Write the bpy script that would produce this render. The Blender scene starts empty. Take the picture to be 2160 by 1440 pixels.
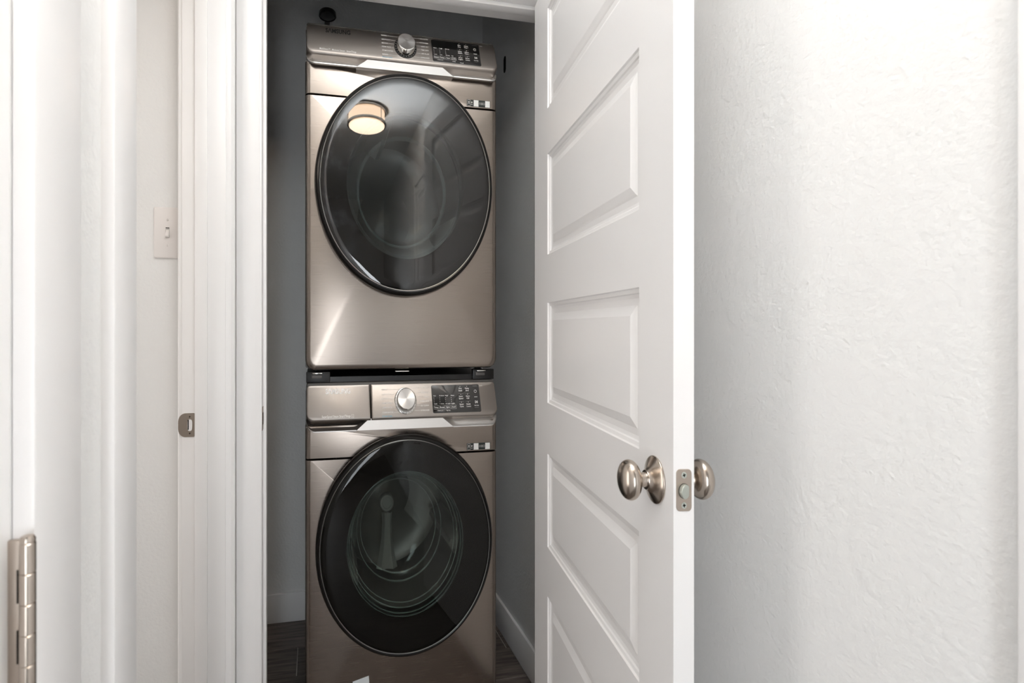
import bpy, bmesh, math, random
from mathutils import Vector, Matrix
random.seed(7)
G = 0.9                 # overall size
KZ = 1.235              # the photograph's tall proportions (round doors read as upright ovals)
def V(p): return Vector((p[0]*G, p[1]*G, p[2]*G*KZ))
sc = bpy.context.scene
COL = sc.collection

# ------------------------------------------------------------------ camera, world, lights, exposure
YAW = math.radians(11.236)
EYE = (0.0, 0.0, 1.139)
cd = bpy.data.cameras.new('camera'); cam = bpy.data.objects.new('camera', cd); COL.objects.link(cam)
cam.location = V(EYE); cam.rotation_euler = (math.pi/2, 0, -YAW)
cd.sensor_width = 36; cd.lens = 1040/2160*36
cd.shift_x = (1080-870)/2160; cd.shift_y = -(720-691)/2160
cd.clip_start = 0.02
cd.dof.use_dof = True; cd.dof.focus_distance = 1.5; cd.dof.aperture_fstop = 7.0
sc.camera = cam
w = bpy.data.worlds.new('world'); sc.world = w; w.use_nodes = True
w.node_tree.nodes['Background'].inputs[0].default_value = (0.9, 0.93, 1, 1)
w.node_tree.nodes['Background'].inputs[1].default_value = 0.02
sc.view_settings.view_transform = 'Standard'; sc.view_settings.look = 'None'
sc.view_settings.gamma = 1; sc.view_settings.use_curve_mapping = False
sc.view_settings.exposure = 0.90
def area(name, loc, rot, sx, sy, e, colr):
    l = bpy.data.lights.new(name, 'AREA'); l.shape = 'RECTANGLE'; l.size = sx; l.size_y = sy
    l.energy = e; l.color = colr
    o = bpy.data.objects.new(name, l); COL.objects.link(o); o.location = V(loc); o.rotation_euler = rot; return o
# flash turned to the ceiling above the photographer
fl_ = bpy.data.lights.new('bounce_flash', 'SPOT'); fl_.energy = 185; fl_.color = (.92, .965, 1.0); fl_.spot_size = math.radians(82); fl_.spot_blend = 1.0; fl_.shadow_soft_size = .06
flo = bpy.data.objects.new('bounce_flash', fl_); COL.objects.link(flo); flo.location = V((0.27, -0.12, 1.60)); flo.rotation_euler = (math.radians(180-14), 0, 0)
# added fill light behind the photographer, set against the solid left wall
area('hall_side_fill', (-.225, -1.25, .75), (math.radians(90), 0, math.radians(-46)), 0.7, 1.3, 14, (0.91, 0.955, 1.0))
# added unseen fill in the left room, brightening the open door's face
area('bedroom_fill', (-1.70, 1.12, .95), (math.radians(90), 0, math.radians(-90)), 0.55, 1.6, 4.6, (1.0, 0.95, 0.91))
# warm lamp in the room past the left doorway
l = bpy.data.lights.new('bedroom_lamp', 'POINT'); l.energy = 2.4; l.color = (1, 0.88, 0.77); l.shadow_soft_size = 0.15
o = bpy.data.objects.new('bedroom_lamp', l); COL.objects.link(o); o.location = V((-1.1, 0.65, 2.05))

# ------------------------------------------------------------------ materials
def pbsdf(name, base, rough=0.5, metal=0.0, coat=0.0, spec=0.5, aniso=0.0):
    m = bpy.data.materials.new(name); m.use_nodes = True
    b = m.node_tree.nodes['Principled BSDF']
    b.inputs['Base Color'].default_value = (*base, 1); b.inputs['Roughness'].default_value = rough
    b.inputs['Metallic'].default_value = metal; b.inputs['Coat Weight'].default_value = coat
    b.inputs['Specular IOR Level'].default_value = spec; b.inputs['Anisotropic'].default_value = aniso
    return m, m.node_tree, b
def coords(nt, scale, kind='Object'):
    t = nt.nodes.new('ShaderNodeTexCoord'); mp = nt.nodes.new('ShaderNodeMapping')
    mp.inputs['Scale'].default_value = scale
    nt.links.new(t.outputs[kind], mp.inputs[0]); return mp
def bump(nt, b, scale, strength, dist, detail=3, vec=(1, 1, 1), ramp=None):
    mp = coords(nt, vec); n = nt.nodes.new('ShaderNodeTexNoise'); n.inputs['Scale'].default_value = scale
    n.inputs['Detail'].default_value = detail; nt.links.new(mp.outputs[0], n.inputs['Vector'])
    src = n.outputs['Fac']
    if ramp:
        r = nt.nodes.new('ShaderNodeValToRGB'); r.color_ramp.elements[0].position = ramp[0]; r.color_ramp.elements[1].position = ramp[1]
        r.color_ramp.interpolation = 'EASE'; nt.links.new(src, r.inputs[0]); src = r.outputs[0]
    bp = nt.nodes.new('ShaderNodeBump'); bp.inputs['Strength'].default_value = strength; bp.inputs['Distance'].default_value = dist
    nt.links.new(src, bp.inputs['Height']); nt.links.new(bp.outputs[0], b.inputs['Normal']); return n
def tint(nt, b, c1, c2, scale, vec=(1, 1, 1), detail=4, lo=.35, hi=.65):
    mp = coords(nt, vec); n = nt.nodes.new('ShaderNodeTexNoise'); n.inputs['Scale'].default_value = scale
    n.inputs['Detail'].default_value = detail; nt.links.new(mp.outputs[0], n.inputs['Vector'])
    r = nt.nodes.new('ShaderNodeValToRGB'); r.color_ramp.elements[0].color = (*c1, 1); r.color_ramp.elements[1].color = (*c2, 1)
    r.color_ramp.elements[0].position = lo; r.color_ramp.elements[1].position = hi
    nt.links.new(n.outputs['Fac'], r.inputs[0]); nt.links.new(r.outputs[0], b.inputs['Base Color']); return r
M = {}
m, nt, b = pbsdf('wall_paint', (.82, .82, .812), .55, spec=.3); M['wall'] = m
bump(nt, b, 120, .75, .0016, 2.5)
m, nt, b = pbsdf('ceiling_paint', (.86, .86, .85), .8, spec=.2); M['ceiling'] = m
bump(nt, b, 70, .4, .002)
m, nt, b = pbsdf('trim_paint', (.90, .89, .885), .33); M['trim'] = m
bump(nt, b, 60, .06, .0006, 2, vec=(1, 1, .15))
m, nt, b = pbsdf('door_paint', (.90, .89, .885), .36); M['door'] = m
bump(nt, b, 90, .06, .0006, 2, vec=(1, 1, .3))
m, nt, b = pbsdf('caulk', (.55, .53, .51), .6); M['caulk'] = m
m, nt, b = pbsdf('satin_nickel', (.52, .455, .395), .22, 1.0); M['nickel'] = m
bump(nt, b, 220, .05, .0003, 2, vec=(1, 1, .08))
m, nt, b = pbsdf('stamped_nickel', (.44, .375, .32), .38, .9); M['nickel_flat'] = m
bump(nt, b, 300, .12, .0003)
m, nt, b = pbsdf('zinc_bolt', (.52, .55, .50), .45, .7); M['zinc'] = m
m, nt, b = pbsdf('dark_hole', (.01, .009, .008), .8, spec=.1); M['hole'] = m
m, nt, b = pbsdf('switch_plastic', (.80, .765, .745), .3); M['switch'] = m
m, nt, b = pbsdf('black_plastic', (.006, .006, .006), .35); M['black'] = m
m, nt, b = pbsdf('cabinet_side', (.10, .095, .09), .45, .3); M['side'] = m
def metal(name, base, rough):
    m, nt, b = pbsdf(name, base, rough, 1.0)
    mp = coords(nt, (1.5, 1, 260)); n = nt.nodes.new('ShaderNodeTexNoise'); n.inputs['Scale'].default_value = 6; n.inputs['Detail'].default_value = 5
    nt.links.new(mp.outputs[0], n.inputs['Vector'])
    r = nt.nodes.new('ShaderNodeMapRange'); r.inputs['To Min'].default_value = rough*.8; r.inputs['To Max'].default_value = rough*1.25
    nt.links.new(n.outputs['Fac'], r.inputs['Value']); nt.links.new(r.outputs[0], b.inputs['Roughness'])
    c = nt.nodes.new('ShaderNodeMix'); c.data_type = 'RGBA'
    c.inputs['A'].default_value = (*[v*.93 for v in base], 1); c.inputs['B'].default_value = (*[min(1, v*1.06) for v in base], 1)
    nt.links.new(n.outputs['Fac'], c.inputs['Factor']); nt.links.new(c.outputs['Result'], b.inputs['Base Color'])
    bp = nt.nodes.new('ShaderNodeBump'); bp.inputs['Strength'].default_value = .06; bp.inputs['Distance'].default_value = .0003
    nt.links.new(n.outputs['Fac'], bp.inputs['Height']); nt.links.new(bp.outputs[0], b.inputs['Normal'])
    return m
M['metal'] = metal('brushed_champagne_steel', (.345, .30, .265), .25)
M['panelmetal'] = metal('brushed_panel_steel', (.37, .337, .31), .40)
M['silver'] = metal('bright_silver_trim', (.74, .725, .71), .46)
m, nt, b = pbsdf('dark_pocket_trim', (.05, .043, .038), .6, 0, spec=.15); M['pocket'] = m
m, nt, b = pbsdf('chrome', (.75, .74, .72), .12, 1.0); M['chrome'] = m
m, nt, b = pbsdf('thin_line_metal', (.30, .29, .28), .3, 1.0); M['line'] = m
m, nt, b = pbsdf('mirror_lettering', (.93, .92, .91), .10, 1.0); M['logo'] = m
m, nt, b = pbsdf('dial_metal', (.72, .71, .70), .24, 1.0, aniso=.85)
tg = nt.nodes.new('ShaderNodeTangent'); tg.direction_type = 'RADIAL'; tg.axis = 'Y'; nt.links.new(tg.outputs[0], b.inputs['Tangent']); M['dial'] = m
m, nt, b = pbsdf('display_glass', (.007, .007, .007), .05, spec=.9, coat=.5); M['display'] = m
m, nt, b = pbsdf('door_ring_gloss', (.006, .0055, .005), .2, spec=.3); M['ring'] = m
m, nt, b = pbsdf('door_backing', (.012, .012, .012), .5); M['backing'] = m
m, nt, b = pbsdf('drum_steel', (.30, .30, .29), .33, .5); M['drum'] = m
m, nt, b = pbsdf('paddle_plastic', (.42, .43, .42), .3); M['paddle'] = m
m, nt, b = pbsdf('print_white', (.80, .79, .77), .5); M['white'] = m
m, nt, b = pbsdf('print_faint', (.55, .53, .51), .5); M['faint'] = m
m, nt, b = pbsdf('print_blue', (.10, .36, .50), .5); M['blue'] = m
m, nt, b = pbsdf('logo_reflect_dark_and_ticks', (.01, .01, .01), .3); M['logorefldark_ticks'] = m  # dryer logo: dark mirror reflection put into colour; washer dial ticks plain black
m, nt, b = pbsdf('logo_reflect_bright', (.92, .91, .89), .3); M['logoreflbright'] = m  # washer logo: bright mirror reflection put into its white colour
m, nt, b = pbsdf('sticker_black', (.012, .018, .016), .35); M['stblack'] = m
m, nt, b = pbsdf('sticker_white', (.78, .78, .76), .4); M['stwhite'] = m
m, nt, b = pbsdf('paper_white', (.72, .76, .78), .5); M['paper'] = m
def glassy(name, tr, gl_ior, gtint=(1, 1, 1), rough=.012, smudge=0):
    m = bpy.data.materials.new(name); m.use_nodes = True; nt = m.node_tree; nt.nodes.clear()
    out = nt.nodes.new('ShaderNodeOutputMaterial'); mx = nt.nodes.new('ShaderNodeMixShader')
    t = nt.nodes.new('ShaderNodeBsdfTransparent'); t.inputs[0].default_value = (*tr, 1)
    g = nt.nodes.new('ShaderNodeBsdfGlossy'); g.inputs[0].default_value = (*gtint, 1); g.inputs['Roughness'].default_value = rough
    r0 = ((gl_ior-1)/(gl_ior+1))**2                       # Schlick reflectance, the same from both sides of the pane
    lw = nt.nodes.new('ShaderNodeLayerWeight'); lw.inputs['Blend'].default_value = .5
    pw = nt.nodes.new('ShaderNodeMath'); pw.operation = 'POWER'; pw.inputs[1].default_value = 5; nt.links.new(lw.outputs['Facing'], pw.inputs[0])
    f = nt.nodes.new('ShaderNodeMath'); f.operation = 'MULTIPLY_ADD'; f.inputs[1].default_value = 1-r0; f.inputs[2].default_value = r0; nt.links.new(pw.outputs[0], f.inputs[0])
    nt.links.new(f.outputs[0], mx.inputs[0]); nt.links.new(t.outputs[0], mx.inputs[1]); nt.links.new(g.outputs[0], mx.inputs[2])
    last = mx
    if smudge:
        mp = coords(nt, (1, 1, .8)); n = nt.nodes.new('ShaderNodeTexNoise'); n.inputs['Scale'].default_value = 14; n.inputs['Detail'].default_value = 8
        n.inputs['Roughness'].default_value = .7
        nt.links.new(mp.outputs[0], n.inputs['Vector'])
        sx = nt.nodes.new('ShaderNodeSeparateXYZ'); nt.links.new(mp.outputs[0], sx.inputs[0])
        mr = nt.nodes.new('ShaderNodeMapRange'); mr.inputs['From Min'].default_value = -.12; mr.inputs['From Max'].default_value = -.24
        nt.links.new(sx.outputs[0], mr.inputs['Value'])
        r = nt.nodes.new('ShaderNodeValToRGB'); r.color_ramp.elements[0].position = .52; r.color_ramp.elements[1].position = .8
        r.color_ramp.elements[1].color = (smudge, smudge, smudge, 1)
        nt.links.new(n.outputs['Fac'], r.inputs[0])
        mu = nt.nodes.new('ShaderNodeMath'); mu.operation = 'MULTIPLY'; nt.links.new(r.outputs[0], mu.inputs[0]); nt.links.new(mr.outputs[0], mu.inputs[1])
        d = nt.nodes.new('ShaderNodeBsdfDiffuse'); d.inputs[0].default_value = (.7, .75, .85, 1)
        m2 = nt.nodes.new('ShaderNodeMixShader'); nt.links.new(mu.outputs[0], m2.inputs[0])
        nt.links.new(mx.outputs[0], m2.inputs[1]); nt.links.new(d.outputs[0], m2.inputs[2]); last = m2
    nt.links.new(last.outputs[0], out.inputs[0]); return m
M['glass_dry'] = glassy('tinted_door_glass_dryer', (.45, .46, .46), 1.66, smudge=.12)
M['glass_wash'] = glassy('tinted_door_glass_washer', (.62, .63, .60), 1.38)
M['bowl'] = glassy('clear_bowl_glass', (.90, .93, .92), 1.35, (.8, .95, .95), .03)
def glint_glass():  # pale diffuse share paints the light caught by the bowl's glass edges
    m = bpy.data.materials.new('bowl_glint_glass'); m.use_nodes = True; nt = m.node_tree; nt.nodes.clear()
    out = nt.nodes.new('ShaderNodeOutputMaterial'); mx = nt.nodes.new('ShaderNodeMixShader'); mx.inputs[0].default_value = .26
    t = nt.nodes.new('ShaderNodeBsdfTransparent'); g = nt.nodes.new('ShaderNodeBsdfDiffuse'); g.inputs[0].default_value = (.72, .92, .90, 1)
    nt.links.new(t.outputs[0], mx.inputs[1]); nt.links.new(g.outputs[0], mx.inputs[2]); nt.links.new(mx.outputs[0], out.inputs[0]); return m
M['bowlglint'] = glint_glass()
m, nt, b = pbsdf('lamp_glass', (.9, .8, .68), .4); b.inputs['Emission Color'].default_value = (1, .70, .46, 1); b.inputs['Emission Strength'].default_value = 6.5; M['lamp'] = m
m, nt, b = pbsdf('wood_look_tile', (.09, .07, .06), .42); M['tile'] = m
r = tint(nt, b, (.060, .048, .042), (.165, .135, .118), 5, vec=(1.2, 16, 1), detail=7)
oi = nt.nodes.new('ShaderNodeObjectInfo'); hs = nt.nodes.new('ShaderNodeHueSaturation')
mr = nt.nodes.new('ShaderNodeMapRange'); mr.inputs['To Min'].default_value = .8; mr.inputs['To Max'].default_value = 1.25
nt.links.new(oi.outputs['Random'], mr.inputs['Value']); nt.links.new(mr.outputs[0], hs.inputs['Value'])
nt.links.new(r.outputs[0], hs.inputs['Color']); nt.links.new(hs.outputs[0], b.inputs['Base Color'])
m, nt, b = pbsdf('grout', (.42, .39, .36), .8); M['grout'] = m

# ------------------------------------------------------------------ mesh helpers (coordinates in metres before V)
class MB:
    def __init__(s): s.v = []; s.f = []
    def add(s, vs, fs):
        k = len(s.v); s.v += [tuple(p) for p in vs]; s.f += [tuple(i+k for i in f) for f in fs]; return s
    def box(s, x0, x1, y0, y1, z0, z1, f=None):
        vs = [(x, y, z) for z in (z0, z1) for y in (y0, y1) for x in (x0, x1)]
        if f: vs = [f(*p) for p in vs]
        return s.add(vs, [(0, 2, 3, 1), (4, 5, 7, 6), (0, 1, 5, 4), (2, 6, 7, 3), (0, 4, 6, 2), (1, 3, 7, 5)])
    def loft(s, rings, cap0=True, cap1=True, closed=True):
        n = len(rings[0]); vs = [p for r in rings for p in r]; fs = []
        for i in range(len(rings)-1):
            for j in range(n if closed else n-1):
                a = i*n+j; c = i*n+(j+1) % n; fs.append((a, c, c+n, a+n))
        if cap0: fs.append(tuple(range(n))[::-1])
        if cap1: fs.append(tuple(range((len(rings)-1)*n, len(rings)*n)))
        return s.add(vs, fs)
    def lathe(s, prof, o, ax, n=64, caps=(True, True)):
        ax = Vector(ax).normalized(); up = Vector((0, 0, 1)) if abs(ax.z) < .9 else Vector((0, 1, 0))
        e1 = up.cross(ax).normalized(); e2 = ax.cross(e1); o = Vector(o)
        return s.loft([[o+ax*a+(e1*math.cos(t)+e2*math.sin(t))*max(r, 1e-5) for t in [2*math.pi*k/n for k in range(n)]] for r, a in prof], *caps)
    def prism(s, poly, z0, z1):
        return s.loft([[(x, y, z0) for x, y in poly], [(x, y, z1) for x, y in poly]])
    def build(s, name, mat, parent=None, bevel=0, seg=2, smooth=35, origin=None):
        me = bpy.data.meshes.new(name)
        off = V(parent_loc(parent)) if parent is not None else (V(origin) if origin else Vector((0, 0, 0)))
        me.from_pydata([V(p)-off for p in s.v], [], s.f)
        bm = bmesh.new(); bm.from_mesh(me); bmesh.ops.remove_doubles(bm, verts=bm.verts, dist=1e-6)
        bmesh.ops.recalc_face_normals(bm, faces=bm.faces)
        if bevel:
            ed = [e for e in bm.edges if len(e.link_faces) == 2 and e.calc_face_angle(0) > .6]
            bmesh.ops.bevel(bm, geom=ed, offset=bevel, segments=seg, profile=.5, affect='EDGES', clamp_overlap=True)
        bm.to_mesh(me); bm.free()
        if smooth:
            me.shade_smooth(); me.set_sharp_from_angle(angle=math.radians(smooth))
        me.materials.append(M[mat] if isinstance(mat, str) else mat)
        ob = bpy.data.objects.new(name, me); COL.objects.link(ob)
        if parent is not None: ob.parent = parent; ob['_t'] = list(parent_loc(parent))
        else:
            ob.location = off; ob['_t'] = list(origin) if origin else [0, 0, 0]
        return ob
def parent_loc(p): return tuple(p['_t'])
def thing(name, loc, label=None, cat=None, group=None, kind=None):
    o = bpy.data.objects.new(name, None); COL.objects.link(o); o.location = V(loc); o['_t'] = list(loc); o.empty_display_size = .05
    return tag(o, label, cat, group, kind)
def tag(o, label=None, cat=None, group=None, kind=None):
    if label: o['label'] = label
    if cat: o['category'] = cat
    if group: o['group'] = group
    if kind: o['kind'] = kind
    return o
def struct(name, mb, mat, parent=None, label=None, **k):
    o = mb.build(name, mat, parent, **k)
    if parent is None: tag(o, label, {'wall': 'wall', 'trim': 'trim', 'base': 'baseboard', 'floo': 'floor', 'ceil': 'ceiling'}[name[:4]], kind='structure')
    return o
def rrect(x0, x1, z0, z1, r, n=6, sub=10):
    if not isinstance(r, (tuple, list)): r = (r,)*4          # bl, br, tr, tl
    cs = [(x0, z0, 1, 1, r[0], math.pi), (x1, z0, -1, 1, r[1], 1.5*math.pi), (x1, z1, -1, -1, r[2], 0), (x0, z1, 1, -1, r[3], .5*math.pi)]
    arcs = []
    for cx, cz, sx, sz, rr, a0 in cs:
        rr = max(rr, 1e-4); ox, oz = cx+sx*rr, cz+sz*rr
        arcs.append([(ox+rr*math.cos(a0+.5*math.pi*k/n), oz+rr*math.sin(a0+.5*math.pi*k/n)) for k in range(n+1)])
    pts = []
    for i in range(4):
        pts += arcs[i]; a = arcs[i][-1]; c = arcs[(i+1) % 4][0]
        pts += [(a[0]+(c[0]-a[0])*k/sub, a[1]+(c[1]-a[1])*k/sub) for k in range(1, sub)]
    return pts
# flat lettering as real, thin meshes
_tc = bpy.data.curves.new('lettering', 'FONT'); _tc.resolution_u = 2; _to = bpy.data.objects.new('lettering', _tc); COL.objects.link(_to)
_cache = {}
def glyphs(s, bold=0.0):
    if (s, bold) not in _cache:
        _tc.body = s; _tc.offset = bold; dg = bpy.context.evaluated_depsgraph_get(); dg.update()
        me = _to.evaluated_get(dg).to_mesh()
        vs = [(v.co.x, v.co.y) for v in me.vertices]; fs = [tuple(p.vertices) for p in me.polygons]
        _to.evaluated_get(dg).to_mesh_clear(); _cache[(s, bold)] = (vs, fs)
    return _cache[(s, bold)]
def text(mb, s, x, z, h, f, align='l', width=None, n=.0006, bold=.012):
    vs, fs = glyphs(s, bold)
    if not vs: return
    hv = glyphs('H', 0)[0]; cap = max(v[1] for v in hv) or .7
    k = h/cap; x0 = min(v[0] for v in vs); x1 = max(v[0] for v in vs)
    kx = width/(x1-x0) if width else k
    wd = (x1-x0)*kx; ox = x-(0 if align == 'l' else wd if align == 'r' else wd/2)
    mb.add([f(ox+(v[0]-x0)*kx, z+v[1]*k, n) for v in vs], fs)

# ------------------------------------------------------------------ shell
CE = 2.46
DH = 2.035
wl = MB()   # hall left wall with its two doorways
for y0, y1, z0 in ((-3.2, -.36, 0), (.492, .715, 0), (1.498, 1.545, 0), (-.36, .492, DH+.02), (.715, 1.498, DH+.02)): wl.box(-.365, -.249, y0, y1, z0, CE)
struct('wall_left', wl, 'wall', label='white textured hall wall at the left edge', smooth=0)
wf = MB()
for x0, x1, z0 in ((-1.75, -.17, 0), (.795, .97, 0), (-.17, .795, 2.05)): wf.box(x0, x1, 1.545, 1.661, z0, CE)
struct('wall_front', wf, 'wall', label='beige textured wall behind the light switch and around the laundry closet opening', smooth=0)
struct('wall_right', MB().box(.80, .92, -3.2, 1.545, 0, CE), 'wall', label='broad pale textured wall right of the open door', smooth=0)
struct('wall_closet_back', MB().box(-.42, .97, 2.44, 2.54, 0, CE), 'wall', label='dim grey back wall of the closet', smooth=0)
struct('wall_closet_right', MB().box(.855, .97, 1.661, 2.44, 0, CE), 'wall', label='dim grey closet wall right of the machines', smooth=0)
struct('wall_closet_left', MB().box(-.42, -.30, 1.661, 2.44, 0, CE), 'wall', label='closet wall left of the machines', smooth=0)
struct('wall_rear', MB().box(-.365, .92, -3.32, -3.2, 0, CE), 'wall', label='far end wall of the hall behind the viewer', smooth=0)
struct('wall_bedroom_left', MB().box(-1.87, -1.75, -.7, 1.661, 0, CE), 'wall', label='side wall of the room past the left doorway', smooth=0)
struct('wall_bedroom_rear', MB().box(-1.75, -.365, -.82, -.7, 0, CE), 'wall', label='rear wall of the room past the left doorway', smooth=0)
struct('ceiling', MB().box(-1.87, .97, -3.32, 2.54, CE, CE+.08), 'ceiling', label='white ceiling', smooth=0)
fl = struct('floor', MB().box(-1.87, .97, -3.32, 2.54, -.08, -.002), 'grout', label='dark wood-look tile floor with pale grout lines', smooth=0)
tm = {}
for r in range(-30, 3):
    y0 = 2.05+.18*r; y1 = y0+.1765
    x = -1.87+(.3*(r % 3)) - .9
    while x < .97:
        a, c = max(x, -1.87), min(x+.8965, .97); d0, d1 = max(y0, -3.32), min(y1, 2.54)
        if c-a > .02 and d1 > d0 and not (a < -.42 and c < -.40 and (d1 > 1.66 or d0 < -.82)):
            k = (round(c-a, 3), round(d1-d0, 3))
            if k not in tm:
                q = MB().box(0, k[0], 0, k[1], -.0025, 0).build('tile', 'tile', None, bevel=.0006, seg=1, smooth=0); tm[k] = q.data
            else:
                q = bpy.data.objects.new('tile', tm[k]); COL.objects.link(q)
            q.location = V((a, d0, 0)); q.parent = fl
        x += .9
# baseboards
def bb(name, x0, x1, y0, y1, label, parent=None): return struct(name, MB().box(x0, x1, y0, y1, 0, .112), 'trim', parent, label, bevel=.003)
bb('baseboard_closet_back', -.30, .843, 2.427, 2.44, 'white baseboard along the closet back wall')
bb('baseboard_closet_right', .842, .855, 1.661, 2.44, 'white baseboard running back along the closet right wall')
bb('baseboard_right', .787, .80, .42, 1.545, 'white baseboard along the right hall wall')
bb('baseboard_left', -.249, -.236, .562, .645, 'white baseboard on the narrow left wall between doorways')
bb('baseboard_bedroom', -1.75, -.385, 1.532, 1.545, 'white baseboard under the light switch')

# ------------------------------------------------------------------ door frames and casing
def casing(u0, u1, f, t=.016, z1=DH+.075):
    """moulded casing board: u across its width, n out of the wall"""
    w_ = u1-u0; pr = [(0, 0), (0, t*.55), (.06, t*.7), (.16, t*.74), (.24, t*.94), (.36, t), (.78, t), (.84, t*.82), (.93, t*.72), (1, t*.55), (1, 0)]
    return MB().loft([[f(u0+w_*a, n, z) for a, n in pr] for z in (0, z1)])
# laundry closet opening (hall side)
fr = thing('trim_1', (-.155, 1.545, 0), 'white moulded frame around the laundry closet opening', 'trim', kind='structure')
MB().box(-.17, -.155, 1.5385, 1.668, 0, DH+.015).build('jamb', 'trim', fr, bevel=.001)
MB().box(-.155, -.146, 1.580, 1.612, 0, DH).build('stop', 'trim', fr, bevel=.001)
MB().box(.780, .795, 1.5385, 1.652, 0, DH+.015).build('jamb', 'trim', fr, bevel=.001)
MB().box(-.17, .795, 1.5385, 1.668, DH-.002, DH+.018).build('head_jamb', 'trim', fr, bevel=.001)
MB().box(-.155, .780, 1.580, 1.612, DH-.013, DH-.002).build('stop', 'trim', fr, bevel=.001)
casing(-.2285, -.160, lambda u, n, z: (u, 1.545-n, z)).build('casing', 'trim', fr, smooth=50)
MB().box(-.222, .799, 1.530, 1.545, DH+.003, DH+.065).build('head_casing', 'trim', fr, bevel=.002)
# strike of the closet, seen edge-on
sp = MB().box(-.1555, -.1535, 1.541, 1.573, .888, .945).build('strike_plate', 'nickel_flat', fr, bevel=.0006)
sp['label'] = 'narrow metal strike plate seen edge-on'
MB().box(-.1536, -.1528, 1.550, 1.563, .902, .931).build('latch_hole', 'hole', fr, smooth=0)
# left doorway with the far jamb facing the camera
f2 = thing('trim_2', (-.31, 1.483, 0), 'white moulded door frame with strike plate beside the light switch', 'trim', kind='structure')
MB().box(-.365, -.249, 1.483, 1.498, 0, DH+.02).build('jamb', 'trim', f2, bevel=.001)
MB().box(-.3295, -.2965, 1.473, 1.483, 0, DH).build('stop', 'trim', f2, bevel=.0015)
MB().box(-.365, -.249, .715, .73, 0, DH+.02).build('jamb', 'trim', f2, bevel=.001)
MB().box(-.3295, -.2965, .73, .74, 0, DH).build('stop', 'trim', f2, bevel=.0015)
MB().box(-.365, -.249, .73, 1.483, DH+.005, DH+.02).build('head_jamb', 'trim', f2, bevel=.001)
casing(1.487, 1.544, lambda u, n, z: (-.365-n, u, z)).build('casing', 'trim', f2, smooth=50)
casing(1.5295, 1.488, lambda u, n, z: (-.249+n, u, z), t=.0225).build('casing', 'trim', f2, smooth=50)
MB().box(-.254, -.2335, .646, .7225, 0, DH+.08).build('casing', 'trim', f2, bevel=.003)
MB().box(-.381, -.365, .646, .7225, 0, DH+.08).build('casing', 'trim', f2, bevel=.003)
MB().box(-.249, -.2335, .646, 1.529, DH+.024, DH+.085).build('head_casing', 'trim', f2, bevel=.003)
# full-lip strike plate on that jamb
JX, JZ = -.351, .917
pl = []
outl = rrect(-.3745, -.3302, JZ-.0265, JZ+.0275, (.019, .004, .004, .019), 10, 8)
def lip(x, z, dy):
    return (x, 1.4826-dy, z)
n_ = len(outl); hcx, hcz = -.3440, JZ+.0003
def hole_pt(x, z):
    a = math.atan2(z-hcz, x-hcx); c_, s_ = math.cos(a), math.sin(a)
    k = (abs(c_/.0066)**3.2+abs(s_/.0132)**3.2)**(-1/3.2); return (hcx+c_*k, hcz+s_*k)
q = MB(); hole = [hole_pt(x, z) for x, z in outl]
q.add([lip(x, z, .0012) for x, z in outl]+[lip(x, z, .0012) for x, z in hole]+[lip(x, z, -.0004) for x, z in outl],
      [(i, (i+1) % n_, n_+(i+1) % n_, n_+i) for i in range(n_)]+[(i, (i+1) % n_, 2*n_+(i+1) % n_, 2*n_+i) for i in range(n_)])
sp = q.build('strike_plate', 'nickel_flat', f2, smooth=40); sp['label'] = 'rounded satin nickel strike plate with two screws'
MB().loft([[(x, 1.4822, z) for x, z in hole], [(x, 1.4819, z) for x, z in hole]]).build('latch_cup', 'trim', sp, smooth=0)
MB().box(-.3492, -.3468, 1.4812, 1.4819, JZ-.010, JZ+.0125).build('latch_gap', 'hole', sp, smooth=0)
def screw(parent, c_, ax, r=.0036, tilt=.3, mat='nickel_flat'):
    ax = Vector(ax).normalized(); c_ = Vector(c_)
    s_ = MB().lathe([(r*1.15, -.0003), (r*1.1, .0004), (r*.85, .0007), (r*.5, .0003)], c_, ax, 20).build('screw', mat, parent)
    up = Vector((0, 0, 1)); e1 = up.cross(ax).normalized(); e2 = ax.cross(e1)
    a = (e1*math.cos(tilt)+e2*math.sin(tilt)); b_ = ax.cross(a); k = MB()
    for p_, q_ in ((a, b_), (b_, a)):
        k.add([c_+ax*d_+p_*(r*.62*i)+q_*(r*.14*j) for d_ in (.0003, .0009) for i, j in ((-1, -1), (1, -1), (1, 1), (-1, 1))],
              [(0, 1, 2, 3), (4, 5, 6, 7), (0, 1, 5, 4), (1, 2, 6, 5), (2, 3, 7, 6), (3, 0, 4, 7)])
    k.build('screw_slot', 'hole', parent, smooth=0)
screw(sp, (-.3440, 1.4814, JZ+.0195), (0, -1, 0)); screw(sp, (-.3440, 1.4814, JZ-.0185), (0, -1, 0), tilt=.1)
# nearest doorway on the left
f3 = thing('trim_3', (-.30, .48, 0), 'blurred white door frame at the far left edge, hinge on it', 'trim', kind='structure')
MB().box(-.365, -.249, .474, .492, 0, DH+.02).build('jamb', 'trim', f3, bevel=.001)
MB().box(-.365, -.249, -.36, -.342, 0, DH+.02).build('jamb', 'trim', f3, bevel=.001)
MB().box(-.365, -.249, -.342, .474, DH+.005, DH+.02).build('head_jamb', 'trim', f3, bevel=.001)
MB().box(-.254, -.233, .474, .561, 0, DH+.08).build('casing', 'trim', f3, bevel=.003)
MB().box(-.249, -.233, -.43, -.349, 0, DH+.08).build('casing', 'trim', f3, bevel=.003)
MB().box(-.249, -.233, -.349, .4795, DH+.012, DH+.08).build('head_casing', 'trim', f3, bevel=.003)
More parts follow.
